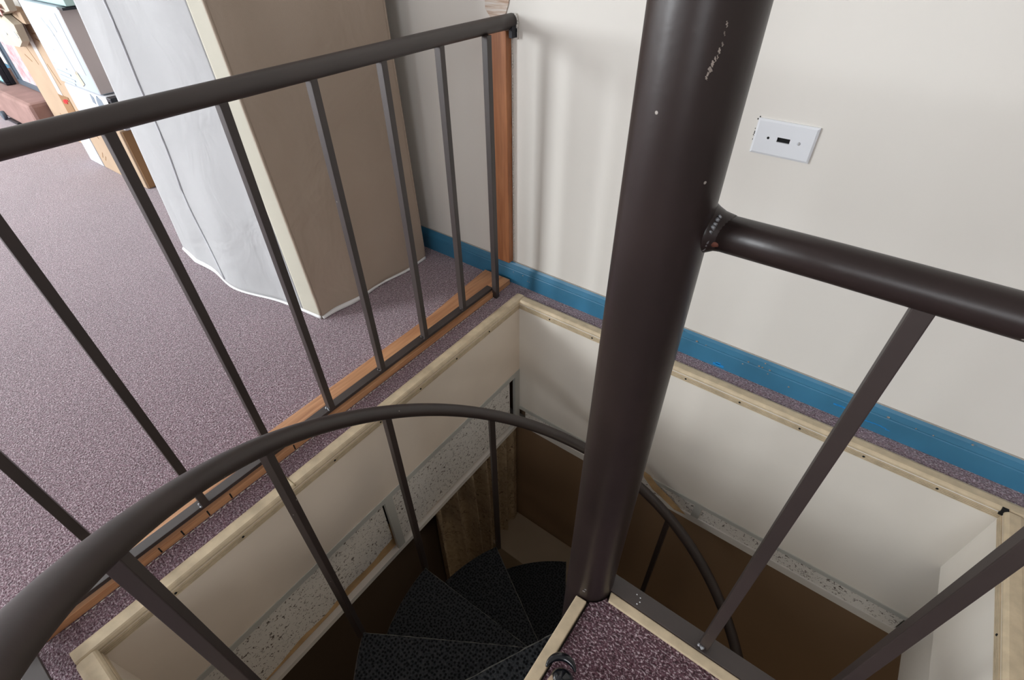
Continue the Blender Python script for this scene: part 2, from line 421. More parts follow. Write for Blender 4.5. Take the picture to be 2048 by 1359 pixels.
# tiles
def ragged_tile(name, y0, y1, zt, zb, x, rag, label, mat=M_tile, seed=1):
    rnd = random.Random(seed); bm = bmesh.new(); n = 36
    top0, top1, b0, b1 = [], [], [], []
    for i in range(n + 1):
        y = y0 + (y1 - y0) * i / n; zz = zb + rag(i / n) + rnd.uniform(-.003, .003)
        top0.append(bm.verts.new((x, y, zt))); b0.append(bm.verts.new((x, y, zz)))
        top1.append(bm.verts.new((x - .008, y, zt))); b1.append(bm.verts.new((x - .008, y, zz)))
    for i in range(n):
        bm.faces.new((top0[i], top0[i + 1], b0[i + 1], b0[i])); bm.faces.new((top1[i], b1[i], b1[i + 1], top1[i + 1]))
        bm.faces.new((b0[i], b0[i + 1], b1[i + 1], b1[i])); bm.faces.new((top0[i], top1[i], top1[i + 1], top0[i + 1]))
    bm.faces.new((top0[0], b0[0], b1[0], top1[0])); bm.faces.new((top0[n], top1[n], b1[n], b0[n]))
    return tag(link(name, bm, mat), label, 'ceiling tile')
ragged_tile('ceiling_tile', -.183, .418, Z1 - .012, ZT, HX0 - .008, lambda t: .022 + .040 * min(1, max(0, t * 1.05)) + .005 * math.sin(20 * t), 'fissured white tile nearer the viewer, below the railing, its lower edge torn away', seed=2)
ragged_tile('ceiling_tile', .456, 1.045, Z1 - .012, ZT, HX0 - .008, lambda t: .016 - .004 * t + .002 * math.sin(31 * t), 'fissured white tile above the patterned curtain, nearly whole', seed=3)
o = tag(link('ceiling_tile', bx(-.765, .535, HY1 + .003, HY1 + .013, ZT + .006, -.518), M_tile), 'long narrow strip of fissured tile on the wall side under the cream panel', 'ceiling tile')
bm = bmesh.new(); box(bm, HX0 - .026, HX0 - .0165, HY0, 1.03, ZT + .001, ZT + .12)
tag(link('backing_board', bm, M_tan), 'torn tan fibreboard showing under the railing-side tiles', 'board')
bm = bmesh.new()
pp_ = [(-.262, -.492), (-.235, -.497), (-.20, -.528), (-.15, -.556), (-.085, -.598), (-.125, -.604), (-.175, -.578), (-.215, -.560), (-.252, -.522)]
v0 = [bm.verts.new((x, HY1 - .0045, z)) for x, z in pp_]; v1 = [bm.verts.new((x, HY1 - .0032, z)) for x, z in pp_]
bm.faces.new(v0); bm.faces.new(v1[::-1])
for k in range(len(pp_)): bm.faces.new((v0[k], v0[(k + 1) % len(pp_)], v1[(k + 1) % len(pp_)], v1[k]))
o = link('torn_paper', bm, M_tan)
tag(o, 'scrap of torn tan paper stuck across the wall-side tile strip', 'paper')

# ------------------------------------------------------------------ the room below
bm = bmesh.new(); ZL = ZT - .02
box(bm, -.875, HX0 - .022, -3, 1.13, ZL, ZL + .02); box(bm, .58, 2.6, -3, 1.13, ZL, ZL + .02)
box(bm, HX0 - .022, .58, -3, HY0, ZL, ZL + .02); box(bm, HX0 - .022, .58, HY1 + .015, 1.13, ZL, ZL + .02)
struct('ceiling_lower', bm, M_ceil)
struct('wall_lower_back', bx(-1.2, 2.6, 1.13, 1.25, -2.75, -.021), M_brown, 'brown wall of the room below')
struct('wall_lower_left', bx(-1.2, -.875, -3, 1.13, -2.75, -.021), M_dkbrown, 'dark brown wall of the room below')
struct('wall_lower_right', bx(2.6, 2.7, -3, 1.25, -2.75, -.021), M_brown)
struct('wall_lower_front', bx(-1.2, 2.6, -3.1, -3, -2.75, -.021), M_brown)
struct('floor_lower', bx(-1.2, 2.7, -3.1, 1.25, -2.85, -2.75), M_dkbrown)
struct('trim_9', bx(-.875, .2, .925, 1.13, -2.75, -1.375), M_ledge, 'tan boxed-in ledge against the brown wall below', bev=.003)

# curtain
def curtain():
    bm = bmesh.new(); ny, nz = 150, 26; y0, y1, z0, z1 = .60, 1.122, -.622, -1.95
    g = []
    for j in range(nz + 1):
        tz = j / nz; row = []
        for i in range(ny + 1):
            t = i / ny; y = y0 + (y1 - y0) * t
            amp = .044 * (1 - .9 * max(0, (t - .55) / .45) ** .7) * (.85 + .3 * tz)
            ph = 2 * PI * 6.5 * t ** 1.1 + .7 * math.sin(3.4 * tz + 7 * t)
            sn = math.sin(ph); x = -.826 + amp * (math.copysign(abs(sn) ** .7, sn) * .85 + .18 * math.sin(2.3 * ph + 1.2)) ; yy = y + .016 * amp / .044 * math.cos(ph) - .012 * tz * (1 - t)
            row.append(bm.verts.new((x, min(yy, 1.126), z0 + (z1 - z0) * tz)))
        g.append(row)
    for j in range(nz):
        for i in range(ny):
            f = bm.faces.new((g[j][i], g[j][i + 1], g[j + 1][i + 1], g[j + 1][i])); f.smooth = True
    o = link('curtain', bm, M_curtain, smooth=True)
    md = o.modifiers.new('s', 'SOLIDIFY'); md.thickness = .002; md.offset = 0
    return tag(o, 'tan pleated curtain with dark swirl pattern hanging below the tiles', 'curtain')
curtain()

# ------------------------------------------------------------------ spiral staircase
PX, PY = -.1505, .446
ST = empty('spiral_staircase', (PX, PY, 0), 'dark brown steel spiral staircase with carpeted treads descending through the opening', 'staircase')
bm = bmesh.new(); tube(bm, [(PX, PY, -2.75), (PX, PY, -1.5), (PX, PY, 0), (PX, PY, .8), (PX, PY, 2.39)], .0445, 64)
pole = link('center_pole', bm, M_steel, ST)
# chipped scratches on the pole (thin irregular flakes lying on the surface)
def on_pole(az, z, r=.0449): return Vector((PX + r * math.cos(az), PY + r * math.sin(az), z))
az_cam = math.atan2(-PY, -PX)
def pole_flake(az, z, w, h, mat, lean=0.0, name='paint_chip'):
    bm = bmesh.new(); n = 7
    L, Rr = [], []
    for i in range(n + 1):
        t = i / n; zz = z + h * t; ww = w * (.25 + math.sin(PI * t) * random.uniform(.5, 1)); a0 = az + lean * t + random.uniform(-.012, .012)
        L.append(bm.verts.new(on_pole(a0 - ww, zz))); Rr.append(bm.verts.new(on_pole(a0 + ww, zz)))
    for i in range(n): bm.faces.new((L[i], Rr[i], Rr[i + 1], L[i + 1]))
    o = link(name, bm, mat, pole)
    md = o.modifiers.new('s', 'SOLIDIFY'); md.thickness = .0004; md.offset = 1
for (a_, z_, w_, h_) in ((-.885, .9335, .010, .004), (-.888, .9285, .008, .003), (-.880, .922, .012, .003), (-.905, .9175, .016, .004), (-.912, .914, .008, .003), (-.945, .9125, .012, .0035), (-.965, .9090, .022, .0045), (-.985, .9055, .030, .004), (-1.005, .9030, .018, .003), (-1.02, .9005, .012, .003)):
    pole_flake(a_, z_, w_, h_, M_chip, -.02)
pole_flake(az_cam - .15, .03, .06, .004, M_raw); pole_flake(az_cam - .1, .04, .05, .003, M_raw)

# treads
RISE = .2135; TZ = [-.20 - RISE * k for k in range(11)]
NOSE = [242 - 30.4 * k for k in range(11)]
def sector(r0, r1, a0, a1, n=18):
    pts = [(PX + r1 * math.cos(math.radians(a0 + (a1 - a0) * i / n)), PY + r1 * math.sin(math.radians(a0 + (a1 - a0) * i / n))) for i in range(n + 1)]
    pts += [(PX + r0 * math.cos(math.radians(a1 + (a0 - a1) * i / 4)), PY + r0 * math.sin(math.radians(a1 + (a0 - a1) * i / 4))) for i in range(5)]
    return pts
def pad(a0, a1, r0, r1, z, th, bmx, jag=.0012):
    """carpet pad with a slightly fuzzy rim"""
    pts = sector(r0, r1, a0, a1, 60); pts = [(x + random.uniform(-jag, jag), y + random.uniform(-jag, jag)) for x, y in pts]
    prism(bmx, pts, z - th, z)
for k in range(11):
    a0 = NOSE[k]; a1 = a0 + (31 if k == 0 else 36); a1 = min(a1, 269) if k == 0 else a1
    bm = bmesh.new(); prism(bm, sector(.04, .545, a0 + .6, a1, 24), TZ[k] - .045, TZ[k] - .010)
    tr = link('tread', bm, M_steel2, ST, bev=.002)
    bm = bmesh.new(); pad(a0, a1, .05, .545 - .006, TZ[k], .012, bm)
    link('tread_carpet', bm, M_tread, tr)
    bm = bmesh.new(); a_ = math.radians(a0); d_ = Vector((math.cos(a_), math.sin(a_), 0)); q_ = Vector((d_.y, -d_.x, 0))
    tube(bm, [Vector((PX, PY, TZ[k] - .0035)) + d_ * (.055 + .485 * i / 40) + q_ * random.uniform(-.0008, .0008) for i in range(41)], [random.uniform(.0026, .0036) for i in range(41)], 8)
    link('worn_edge', bm, M_nosewear, tr)

# helical rail
HP = [(268, .780), (258.5, .712), (249.6, .643), (241.3, .576), (220.1, .414), (206.1, .309), (189.4, .178), (174.3, .067), (150.1, -.106), (118.3, -.324), (96.9, -.457), (88.3, -.512), (76.1, -.597), (61.6, -.690), (49.3, -.780), (30, -.915), (0, -1.125), (-30, -1.335), (-60, -1.545)]
def rail_z(a):
    for (a1, z1), (a2, z2) in zip(HP, HP[1:]):
        if a <= a1 and a >= a2: return z2 + (z1 - z2) * (a - a2) / (a1 - a2)
RR = .555
def rail_zs(a): return sum(rail_z(max(-60, min(268, a + d))) for d in (-10, -5, 0, 5, 10)) / 5
pts = []
for i in range(220):
    a = 267 - i * 1.48; pts.append((PX + RR * math.cos(math.radians(a)), PY + RR * math.sin(math.radians(a)), rail_zs(a)))
bm = bmesh.new(); tube(bm, pts, .0165, 24); link('helical_handrail', bm, M_steel2, ST)
def square_bar(bm, x, y, z0, z1, s, rot=0.0):
    c, q = math.cos(rot), math.sin(rot); h = s / 2
    prism(bm, [(x + c * a - q * b, y + q * a + c * b) for a, b in ((-h, -h), (h, -h), (h, h), (-h, h))], z0, z1)
for k in range(9):
    a = [241.3, 210.7, 180.0, 149.2, 117.4, 86.8, 58.5, 28, -3][k]
    x, y = PX + RR * math.cos(math.radians(a)), PY + RR * math.sin(math.radians(a))
    bm = bmesh.new(); square_bar(bm, x, y, TZ[k] - .045, rail_zs(a) - .004, .0165, math.radians(a))
    link('baluster', bm, M_steel2, ST, bev=.0012)
bm = bmesh.new(); square_bar(bm, PX + .012, PY - RR, -.03, .77, .022); link('newel_post', bm, M_steel2, ST, bev=.001)

# landing: deck, carpet, tan edging, steel edge bar
LX0, LX1, LY0, LY1 = -.1545, .4965, -.186, .479
bm = bmesh.new(); box(bm, LX0 + .004, LX1, LY0, LY1 - .002, -.05, -.012)
land = link('landing', bm, M_steel2, ST)
def arc_notch(cx, cy, r, a0, a1, n=8): return [(cx + r * math.cos(math.radians(a0 + (a1 - a0) * i / n)), cy + r * math.sin(math.radians(a0 + (a1 - a0) * i / n))) for i in range(n + 1)]
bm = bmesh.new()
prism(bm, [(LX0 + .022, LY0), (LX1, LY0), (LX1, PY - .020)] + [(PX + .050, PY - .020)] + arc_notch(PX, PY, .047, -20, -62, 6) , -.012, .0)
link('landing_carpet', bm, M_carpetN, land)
bm = bmesh.new(); prism(bm, [(LX0, LY0), (LX0 + .0215, LY0), (LX0 + .0215, PY - .0455), (LX0, PY - .047)], -.012, .0055)
link('landing_edging', bm, M_nose, land, bev=.0015)
bm = bmesh.new(); prism(bm, [(PX + .050, PY - .021), (LX1, PY - .021), (LX1, PY - .0025), (PX + .046, PY - .0025)], -.012, .0055)
link('landing_edging', bm, M_nose, land, bev=.0015)
bm = bmesh.new(); box(bm, PX + .036, LX1, PY - .0022, LY1 - .001, -.034, .0085)
edge_bar = link('edge_bar', bm, M_steel2, ST, bev=.0015)
bm = bmesh.new()
for dx, dy in ((.088, .020), (.096, .018), (.0985, .0105), (.0955, .0045)): blob(bm, (PX + dx, PY + dy, .0086), .0013, 1.2, 1, .4, 1)
link('paint_fleck', bm, M_white, edge_bar)
# straight landing rail
RY, RZ = .461, .764
bm = bmesh.new(); tube(bm, [(PX + .03, RY - .004, RZ), (0, RY, RZ), (.3, RY, RZ + .002), (LX1 - .02, RY, RZ + .003)], .0175, 32)
lr = link('landing_handrail', bm, M_steel, ST)
bm = bmesh.new(); tube(bm, [(PX + .037, RY - .003, RZ), (PX + .044, RY - .003, RZ), (PX + .051, RY - .002, RZ), (PX + .060, RY - .002, RZ)], [.026, .0225, .0190, .0176], 32)
link('weld_bead', bm, M_steel, lr)
bm = bmesh.new()
for i in range(9):
    t = i / 8; an = math.radians(62 - 88 * t); blob(bm, (PX + .0495 - .006 * t, RY - .002 - .0208 * math.cos(an), RZ + .0208 * math.sin(an)), .0019 + .0022 * t, 1.2, .45, 1.2, 1, .35)
link('chipped_weld', bm, M_raw, lr)
bm = bmesh.new(); blob(bm, (PX + .0535, RY - .0200, RZ - .0045), .0035, 1.1, .35, .9, 2, .15); link('rust_spot', bm, M_rust, lr)
for x in (.0707, .2366, .4025):
    bm = bmesh.new(); square_bar(bm, x, RY - .002, .0075, RZ - .012, .0165); b_ = link('baluster', bm, M_steel2, ST, bev=.0012)
    bm = bmesh.new()
    for q in range(7): blob(bm, (x - .009 + random.uniform(-.003, .010), RY - .011 + random.uniform(-.002, .002), .010 + random.uniform(0, .009)), .0032, 1, 1, .8, 1, .2)
    link('weld_bead', bm, M_raw, b_)
bm = bmesh.new(); square_bar(bm, LX1 - .02, RY, .0, RZ, .022); link('newel_post', bm, M_steel2, ST, bev=.001)

# ------------------------------------------------------------------ straight guard railing on the left
GX = -.887
GR = empty('guard_railing', (GX, .5, 0), 'dark brown steel guard railing with square balusters on the orange wood sill', 'railing')
bm = bmesh.new(); tube(bm, [(GX + .008, YB - .004, .7765), (GX + .005, 1.12, .7765), (GX + .002, 1.03, .7765), (GX, .9, .777), (GX, .5, .7772), (GX, 0, .778), (GX, -.27, .7785)], .0170, 32)
tr = link('top_rail', bm, M_steel2, GR)
bm = bmesh.new(); box(bm, GX + .012, GX + .023, 1.163, YB - .001, .742, .768); link('wall_bracket', bm, M_blackm, GR, bev=.001)
bm = bmesh.new()
for q in range(16):
    an = random.uniform(-1.2, 1.0); blob(bm, (GX + .0172 * math.cos(an) + .009, YB - .004, .7765 + .0172 * math.sin(an)), .0034, .8, .5, 1.2, 1, .3)
for q in range(12): blob(bm, (GX + .026, YB - .003, .744 + q * .0026), .0026, .8, .6, 1.4, 1, .3)
for q in range(5): blob(bm, (GX + .015 + q * .0025, YB - .003, .740), .0028, 1, .6, .8, 1, .3)
link('filler', bm, M_gridW, GR)
bm = bmesh.new(); box(bm, -.905, -.8815, -.272, 1.068, .027, .0368); link('bottom_rail', bm, M_steel2, GR, bev=.001)
ys = [.9237, .7534, .5852, .4134, .2457, .0804, -.0907]
for y in ys:
    bm = bmesh.new(); box(bm, GX - .009, GX + .009, y - .0075, y + .0075, .0366, .766); b_ = link('baluster', bm, M_steel2, GR, bev=.001)
    bm = bmesh.new()
    for q in range(5): blob(bm, (GX - .001 + random.uniform(-.008, .008), y - .0085 + random.uniform(-.001, .001), .0380 + random.uniform(0, .004)), .0028, 1, 1, .7, 1, .2)
    link('weld_bead', bm, M_raw if y < .5 else M_steel2, b_)
bm = bmesh.new(); square_bar(bm, -.8715, 1.0710, .001, .762, .0172); link('baluster', bm, M_steel2, GR, bev=.001)
bm = bmesh.new(); square_bar(bm, GX, -.276, .0, .775, .022); link('corner_post', bm, M_steel2, GR, bev=.001)
# return along the near side of the opening
bm = bmesh.new(); box(bm, GX + .011, -.20, -.272, -.243, .027, .0368); link('bottom_rail', bm, M_steel2, GR, bev=.001)
bm = bmesh.new(); tube(bm, [(GX, -.262, .7785), (-.6, -.262, .7785), (-.2, -.262, .7785)], .0162, 24); link('top_rail', bm, M_steel2, GR)
for x in (-.74, -.575, -.41, -.245):
    bm = bmesh.new(); square_bar(bm, x, -.258, .0366, .77, .0150); link('baluster', bm, M_steel2, GR, bev=.001)

# sill under the railing
bm = bmesh.new(); prism(bm, [(-.962, -.235), (-.8775, -.235), (-.8775, 1.158), (-.987, 1.158), (-.980, 1.06), (-.962, .85)], .001, .0205)
sill = tag(link('wooden_sill', bm, M_sill, bev=.0015), 'long orange wood sill lying on the carpet under the railing', 'wood board')
bm = bmesh.new()
for y in (.289, .212, .125, .073, .017, -.029):
    box(bm, -.8785, -.8770, y, y + .003, .004, .0205)
link('saw_notch', bm, M_dark, sill)
bm = bmesh.new()
for i in range(90):     # frayed backing thread at the carpet edge
    y = -.2 + i * .0145; blob(bm, (-.874 + random.uniform(-.001, .001), y, .0015), .0022, .5, 2.6, .5, 1, .2)
tag(link('frayed_thread', bm, M_gridW), 'thin pale frayed thread along the foot of the wood sill', 'thread')
# post on the wall
bm = bmesh.new(); box(bm, -.962, -.8822, 1.161, YB - .0005, .0815, .757)
post = tag(link('wooden_post', bm, M_post, bev=.0025), 'upright orange wood board fixed to the wall at the end of the railing', 'wood board')
for z in (.60, .32, .21):
    bm = bmesh.new(); blob(bm, (-.948, 1.1605, z), .0035, 1, .4, 1, 1); link('nail_head', bm, M_raw, post)
# torn plaster above the post
bm = bmesh.new(); rnd = random.Random(5); poly = []
for i in range(24):
    a = 2 * PI * i / 24; poly.append((-.925 + .048 * math.cos(a) * (1 + rnd.uniform(-.12, .12)), .86 + .085 * math.sin(a) * (1 + rnd.uniform(-.1, .1))))
vs0 = [bm.verts.new((x, YB - .003, z)) for x, z in poly]; vs1 = [bm.verts.new((x, YB - .0002, z)) for x, z in poly]
bm.faces.new(vs0)
for i in range(24): bm.faces.new((vs0[i], vs0[(i + 1) % 24], vs1[(i + 1) % 24], vs1[i]))
m_, t_, b_ = nt('torn_plaster_fibres'); v_ = coords(t_, (4, 4, 60))
t_.links.new(ramp(t_, noise(t_, v_, 3, 4, .6), [(.3, (.42, .26, .17)), (.5, (.66, .55, .46)), (.7, (.80, .76, .72))]), b_.inputs['Base Color']); b_.inputs['Roughness'].default_value = .95
tag(link('torn_plaster_patch', bm, m_), 'ragged patch of torn fibrous plaster on the wall above the wood post', 'plaster patch')
# ragged filler bead between post and wall on its right
bm = bmesh.new()
for i in range(80):
    z = .085 + i * .0083
    if rnd.random() < .8: blob(bm, (-.8785 + rnd.uniform(-.001, .001), YB - .002, z), rnd.uniform(.0015, .0035), .8, .8, 1.9, 1, .3)
tag(link('filler_bead', bm, M_gridW), 'crumbly pale filler line down the right edge of the wood post', 'filler')

# ------------------------------------------------------------------ wall plate
WP = empty('wall_plate', (-.183, YB, .623), 'white plastic wall plate with a small rectangular hole on the bare wall', 'wall plate')
cx_, cz_ = -.1840, .6235; hw, hh = .0590, .0352
bm = bmesh.new()
o0 = [(-hw, -hh), (hw, -hh), (hw, hh), (-hw, hh)]; o1 = [(-hw + .004, -hh + .004), (hw - .004, -hh + .004), (hw - .004, hh - .004), (-hw + .004, hh - .004)]
s0 = [(-.0125, -.0048), (.0125, -.0048), (.0125, .0048), (-.0125, .0048)]
A_ = [bm.verts.new((cx_ + x, YB - .0002, cz_ + z)) for x, z in o0]; B_ = [bm.verts.new((cx_ + x, YB - .0035, cz_ + z)) for x, z in o0]
C_ = [bm.verts.new((cx_ + x, YB - .0058, cz_ + z)) for x, z in o1]; D_ = [bm.verts.new((cx_ + x, YB - .0058, cz_ + z)) for x, z in s0]; E_ = [bm.verts.new((cx_ + x, YB - .001, cz_ + z)) for x, z in s0]
for P0, P1 in ((A_, B_), (B_, C_), (C_, D_), (D_, E_)):
    for k in range(4): bm.faces.new((P0[k], P0[(k + 1) % 4], P1[(k + 1) % 4], P1[k]))
link('plate', bm, M_white, WP)
link('slot', bx(cx_ - .0125, cx_ + .0125, YB - .0018, YB - .0006, cz_ - .0048, cz_ + .0048), M_dark, WP)
bm = bmesh.new(); blob(bm, (cx_ - .030, YB - .0058, cz_), .0027, 1, .2, 1, 2); link('screw_hole', bm, M_dark, WP)
bm = bmesh.new(); blob(bm, (cx_ + .030, YB - .0058, cz_), .0036, 1, .35, 1, 2); sc_ = link('screw', bm, M_boxW, WP)
link('screw_slot', bx(cx_ + .0295, cx_ + .0307, YB - .0074, YB - .0068, cz_ - .003, cz_ + .003), M_grid, sc_)
bm = bmesh.new()
for q in range(10): blob(bm, (cx_ - hw - .001 + random.uniform(-.002, .001), YB - .0004, cz_ + random.uniform(-.012, .018)), .0011, .6, .3, 1.5, 1, .3)
for q in range(7): blob(bm, (cx_ - hw + random.uniform(-.003, .002), YB - .0004, cz_ + hh + random.uniform(-.006, .003)), .0016, .8, .3, 1.2, 1, .3)
link('chipped_wall_edge', bm, M_dark, WP)

# ------------------------------------------------------------------ cloth-covered wardrobe
CV = empty('covered_wardrobe', (-1.64, .87, 0), 'tall wardrobe under an off-white fabric cover with a taupe side, behind the railing', 'wardrobe')
H = 1.62
def P4(a, b, c, d, u, v): return (a * (1 - u) + b * u) * (1 - v) + (d * (1 - u) + c * u) * v
A0, B0, C0, D0 = Vector((-2.04, .618, 0)), Vector((-1.248, .655, 0)), Vector((-1.234, 1.108, 0)), Vector((-2.04, 1.112, 0))
A1, B1, C1, D1 = Vector((-1.99, .66, H)), Vector((-1.40, .665, H)), Vector((-1.27, 1.10, H)), Vector((-1.99, 1.11, H))
def cover_pt(a, b, c, d, u, v, nrm, sd, amp):
    p = P4(a, b, c, d, u, v)
    w = math.sin(sd + 7 * u + 3.1 * v) * math.sin(2.3 * v + 4 * u + sd * 2) + .5 * math.sin(13 * u - 5 * v + sd)
    e = min(1, 6 * u, 6 * (1 - u))
    hem = math.exp(-v * 22) * (.004 + .004 * math.sin(9 * u + sd))
    if nrm.y < -.5 and sd == 1.3: hem += math.exp(-v * 7) * (.042 * math.exp(-((u - .50) / .20) ** 2) + .018 * math.exp(-((u - .2) / .15) ** 2))
    return p + nrm * (amp * w * e + hem * e)
def panel(name, a, b, c, d, nrm, mat, sd, amp, u0=0, u1=1, nu=60, nv=90, zlift=0.0):
    bm = bmesh.new(); g = []
    for j in range(nv + 1):
        v = j / nv; row = []
        for i in range(nu + 1):
            u = u0 + (u1 - u0) * i / nu; p = cover_pt(a, b, c, d, u, v, nrm, sd, amp)
            if j == 0: p.z = max(.001, .003 + .004 * math.sin(17 * u + sd))
            row.append(bm.verts.new(p))
        g.append(row)
    for j in range(nv):
        for i in range(nu): bm.faces.new((g[j][i], g[j][i + 1], g[j + 1][i + 1], g[j + 1][i])).smooth = True
    o = link(name, bm, mat, CV, smooth=True); md = o.modifiers.new('s', 'SOLIDIFY'); md.thickness = .003; md.offset = -1 if zlift == 0 else 1
    return o
nF = Vector((0, -1, 0)); nS = Vector((1, 0, 0))
UB = .895
fp = panel('front_panel', A0, B0, B1, A1, nF, M_cloth, 1.3, .006, 0, UB)
bp = panel('edge_band', A0, B0, B1, A1, nF, M_band, 1.3, .006, UB, 1, 10)
sp = panel('side_panel', B0, C0, C1, B1, nS, M_clothS, 4.2, .006)
panel('far_side_panel', D0, A0, A1, D1, -nS, M_cloth, 2.2, .004, 0, 1, 20, 30)
panel('back_panel', C0, D0, D1, C1, -nF, M_cloth, 2.9, .001, 0, 1, 10, 10)
panel('top_panel', A1, B1, C1, D1, Vector((0, 0, 1)), M_cloth, .4, .004, 0, 1, 20, 20)
def piping(pts, r, mat, par, nm='piping'):
    bm = bmesh.new(); tube(bm, pts, r, 8); link(nm, bm, mat, par, smooth=True)
def cpt(u, v): return cover_pt(A0, B0, B1, A1, u, v, nF, 1.3, .006)
piping([cpt(.30 + .03 * v - .03 * math.exp(-((v - .16) / .10) ** 2) + .17 * math.exp(-v * 16) + .005 * math.sin(30 * v), v) + Vector((0, -.0045, 0)) for v in [i / 50 * .98 + .01 for i in range(51)]], .0032, M_boxW, fp)
piping([cpt(1, v) + Vector((.001, -.001, 0)) for v in [i / 40 * .98 + .01 for i in range(41)]], .004, M_clothS, bp)
piping([cpt(UB, v) + Vector((0, -.001, 0)) for v in [i / 40 * .98 + .01 for i in range(41)]], .0015, M_band, bp)
def spt(u, v): return cover_pt(B0, C0, C1, B1, u, v, nS, 4.2, .006)
piping([spt(1, v) for v in [i / 40 * .98 + .01 for i in range(41)]], .004, M_clothS, sp)
# white hem strip round the foot
def hem(fn, nrm, par, h=.009):
    bm = bmesh.new(); n = 60; a, b, c = [], [], []
    for i in range(n + 1):
        u = i / n; p = fn(u, .004); q = p + nrm * (.004 + .003 * math.sin(11 * u))
        a.append(bm.verts.new((p.x + nrm.x * .001, p.y + nrm.y * .001, h + .004 * math.sin(7 * u)))); b.append(bm.verts.new((q.x + nrm.x * .004, q.y + nrm.y * .004, .0015)))
    for i in range(n): bm.faces.new((a[i], a[i + 1], b[i + 1], b[i])).smooth = True
    o = link('hem', bm, M_hem, par, smooth=True); md = o.modifiers.new('s', 'SOLIDIFY'); md.thickness = .002
hem(spt, nS, sp); hem(cpt, nF, fp)

# ------------------------------------------------------------------ cartons and other things at the far left
def slab(name, x0, x1, y0, y1, z0, z1, mat, parent=None, bev=.004):
    return link(name, bx(x0, x1, y0, y1, z0, z1), mat, parent, bev=bev)
def marks(par, name, mat, strokes, y, w=.006):
    for (x0, z0, x1, z1) in strokes:
        bm = bmesh.new()
        d = Vector((x1 - x0, 0, z1 - z0)); L = d.length; d.normalize(); nn = Vector((-d.z, 0, d.x)) * w / 2
        p, q = Vector((x0, y, z0)), Vector((x1, y, z1)); off = Vector((0, -.0008, 0)); k = Vector((0, .0012, 0))
        v = [bm.verts.new(c) for c in (p - nn + off, q - nn + off, q + nn + off, p + nn + off, p - nn + k, q - nn + k, q + nn + k, p + nn + k)]
        for f in ((0, 1, 2, 3), (0, 4, 5, 1), (1, 5, 6, 2), (2, 6, 7, 3), (3, 7, 4, 0)): bm.faces.new([v[i] for i in f])
        link(name, bm, mat, par)
# brown carton beside the cover
k1 = empty('carton', (-2.93, .95, 0), 'open brown carton on the floor next to the covered wardrobe', 'box', None)
slab('body', -3.165, -2.712, .792, 1.12, .001, .262, M_kraft, k1)
slab('painted_shade_side', -2.712, -2.706, .80, 1.12, .004, .258, M_kraftD, k1, .001)  # dark slab: shade on this side is put into the cardboard colour
slab('flap', -2.712, -2.66, .86, 1.10, .262, .268, M_kraftD, k1, .001)
marks(k1, 'pen_mark', M_kraftD, [(-3.13, .20, -3.05, .185), (-3.06, .19, -3.03, .17), (-3.12, .06, -3.09, .09), (-3.10, .05, -3.07, .075)], .792, .004)
# low white carton
w1 = empty('carton', (-3.25, .82, 0), 'low bright white carton standing on the carpet left of the brown open one', 'box')
slab('body', -3.33, -3.17, .79, .85, .001, .165, M_boxW, w1)
marks(w1, 'printed_line', M_inkL, [(-3.32, .03, -3.18, .03)], .79, .003)
# white carton with dark emblem
w2 = empty('carton', (-2.93, .95, .269), 'white carton with a dark grey blotchy emblem, stacked on the brown open one', 'box')
slab('body', -3.15, -2.66, .80, 1.10, .269, .398, M_boxW, w2, .012)
bm = bmesh.new(); prism(bm, [(-.035, -.03), (.02, -.045), (.045, -.01), (.035, .03), (.0, .042), (-.02, .02)], 0, .002); prism(bm, [(-.075, .005), (-.05, 0), (-.04, .03), (-.065, .04)], 0, .002)
o = link('emblem', bm, M_ink, w2); o.matrix_parent_inverse = Matrix.Identity(4); o.matrix_local = Matrix.Translation(Vector((-2.80, .801, .350)) - w2.location) @ Matrix.Rotation(PI / 2, 4, 'X')
slab('black_corner', -2.70, -2.655, .80, .90, .372, .402, M_blackm, w2, .003)
# pale blue carton
b1 = empty('carton', (-2.95, .95, .398), 'tall pale blue carton with faint line drawings and a mauve side, leaning beside the cover', 'box')
slab('body', -3.165, -2.748, .802, 1.10, .4, .712, M_boxB, b1)
slab('mauve_side', -2.748, -2.742, .803, 1.10, .405, .705, M_boxM, b1, .001)
slab('black_rim', -2.757, -2.70, .803, 1.08, .705, .714, M_blackm, b1, .001)
slab('white_face', -3.11, -2.80, .8005, .803, .47, .69, M_boxW, b1, .0005)
marks(b1, 'drawing_line', M_inkL, [(-3.10, .665, -2.98, .66), (-2.98, .66, -2.93, .60), (-2.93, .60, -2.90, .46), (-3.08, .55, -3.03, .54), (-2.95, .64, -2.93, .60)], .8, .004)
marks(b1, 'printed_text', M_inkL, [(-3.14, .475, -3.00, .47), (-3.13, .45, -2.99, .445), (-3.12, .43, -2.97, .425), (-3.10, .41, -2.99, .408), (-2.90, .66, -2.88, .62)], .8, .007)
marks(b1, 'orange_label', M_cream, [(-2.905, .47, -2.885, .42)], .8, .035)
for z, n in ((.55, 4), (.50, 3)):
    bm = bmesh.new()
    for q in range(n): box(bm, -2.7425, -2.7405, .87 + q * .022, .885 + q * .022, z, z + .012)
    link('side_lettering', bm, M_ink, b1)
t1 = tag(slab('carton', -3.16, -2.70, .82, 1.10, .716, .86, M_teal, None), 'pale teal carton on top of the pale blue one', 'box')
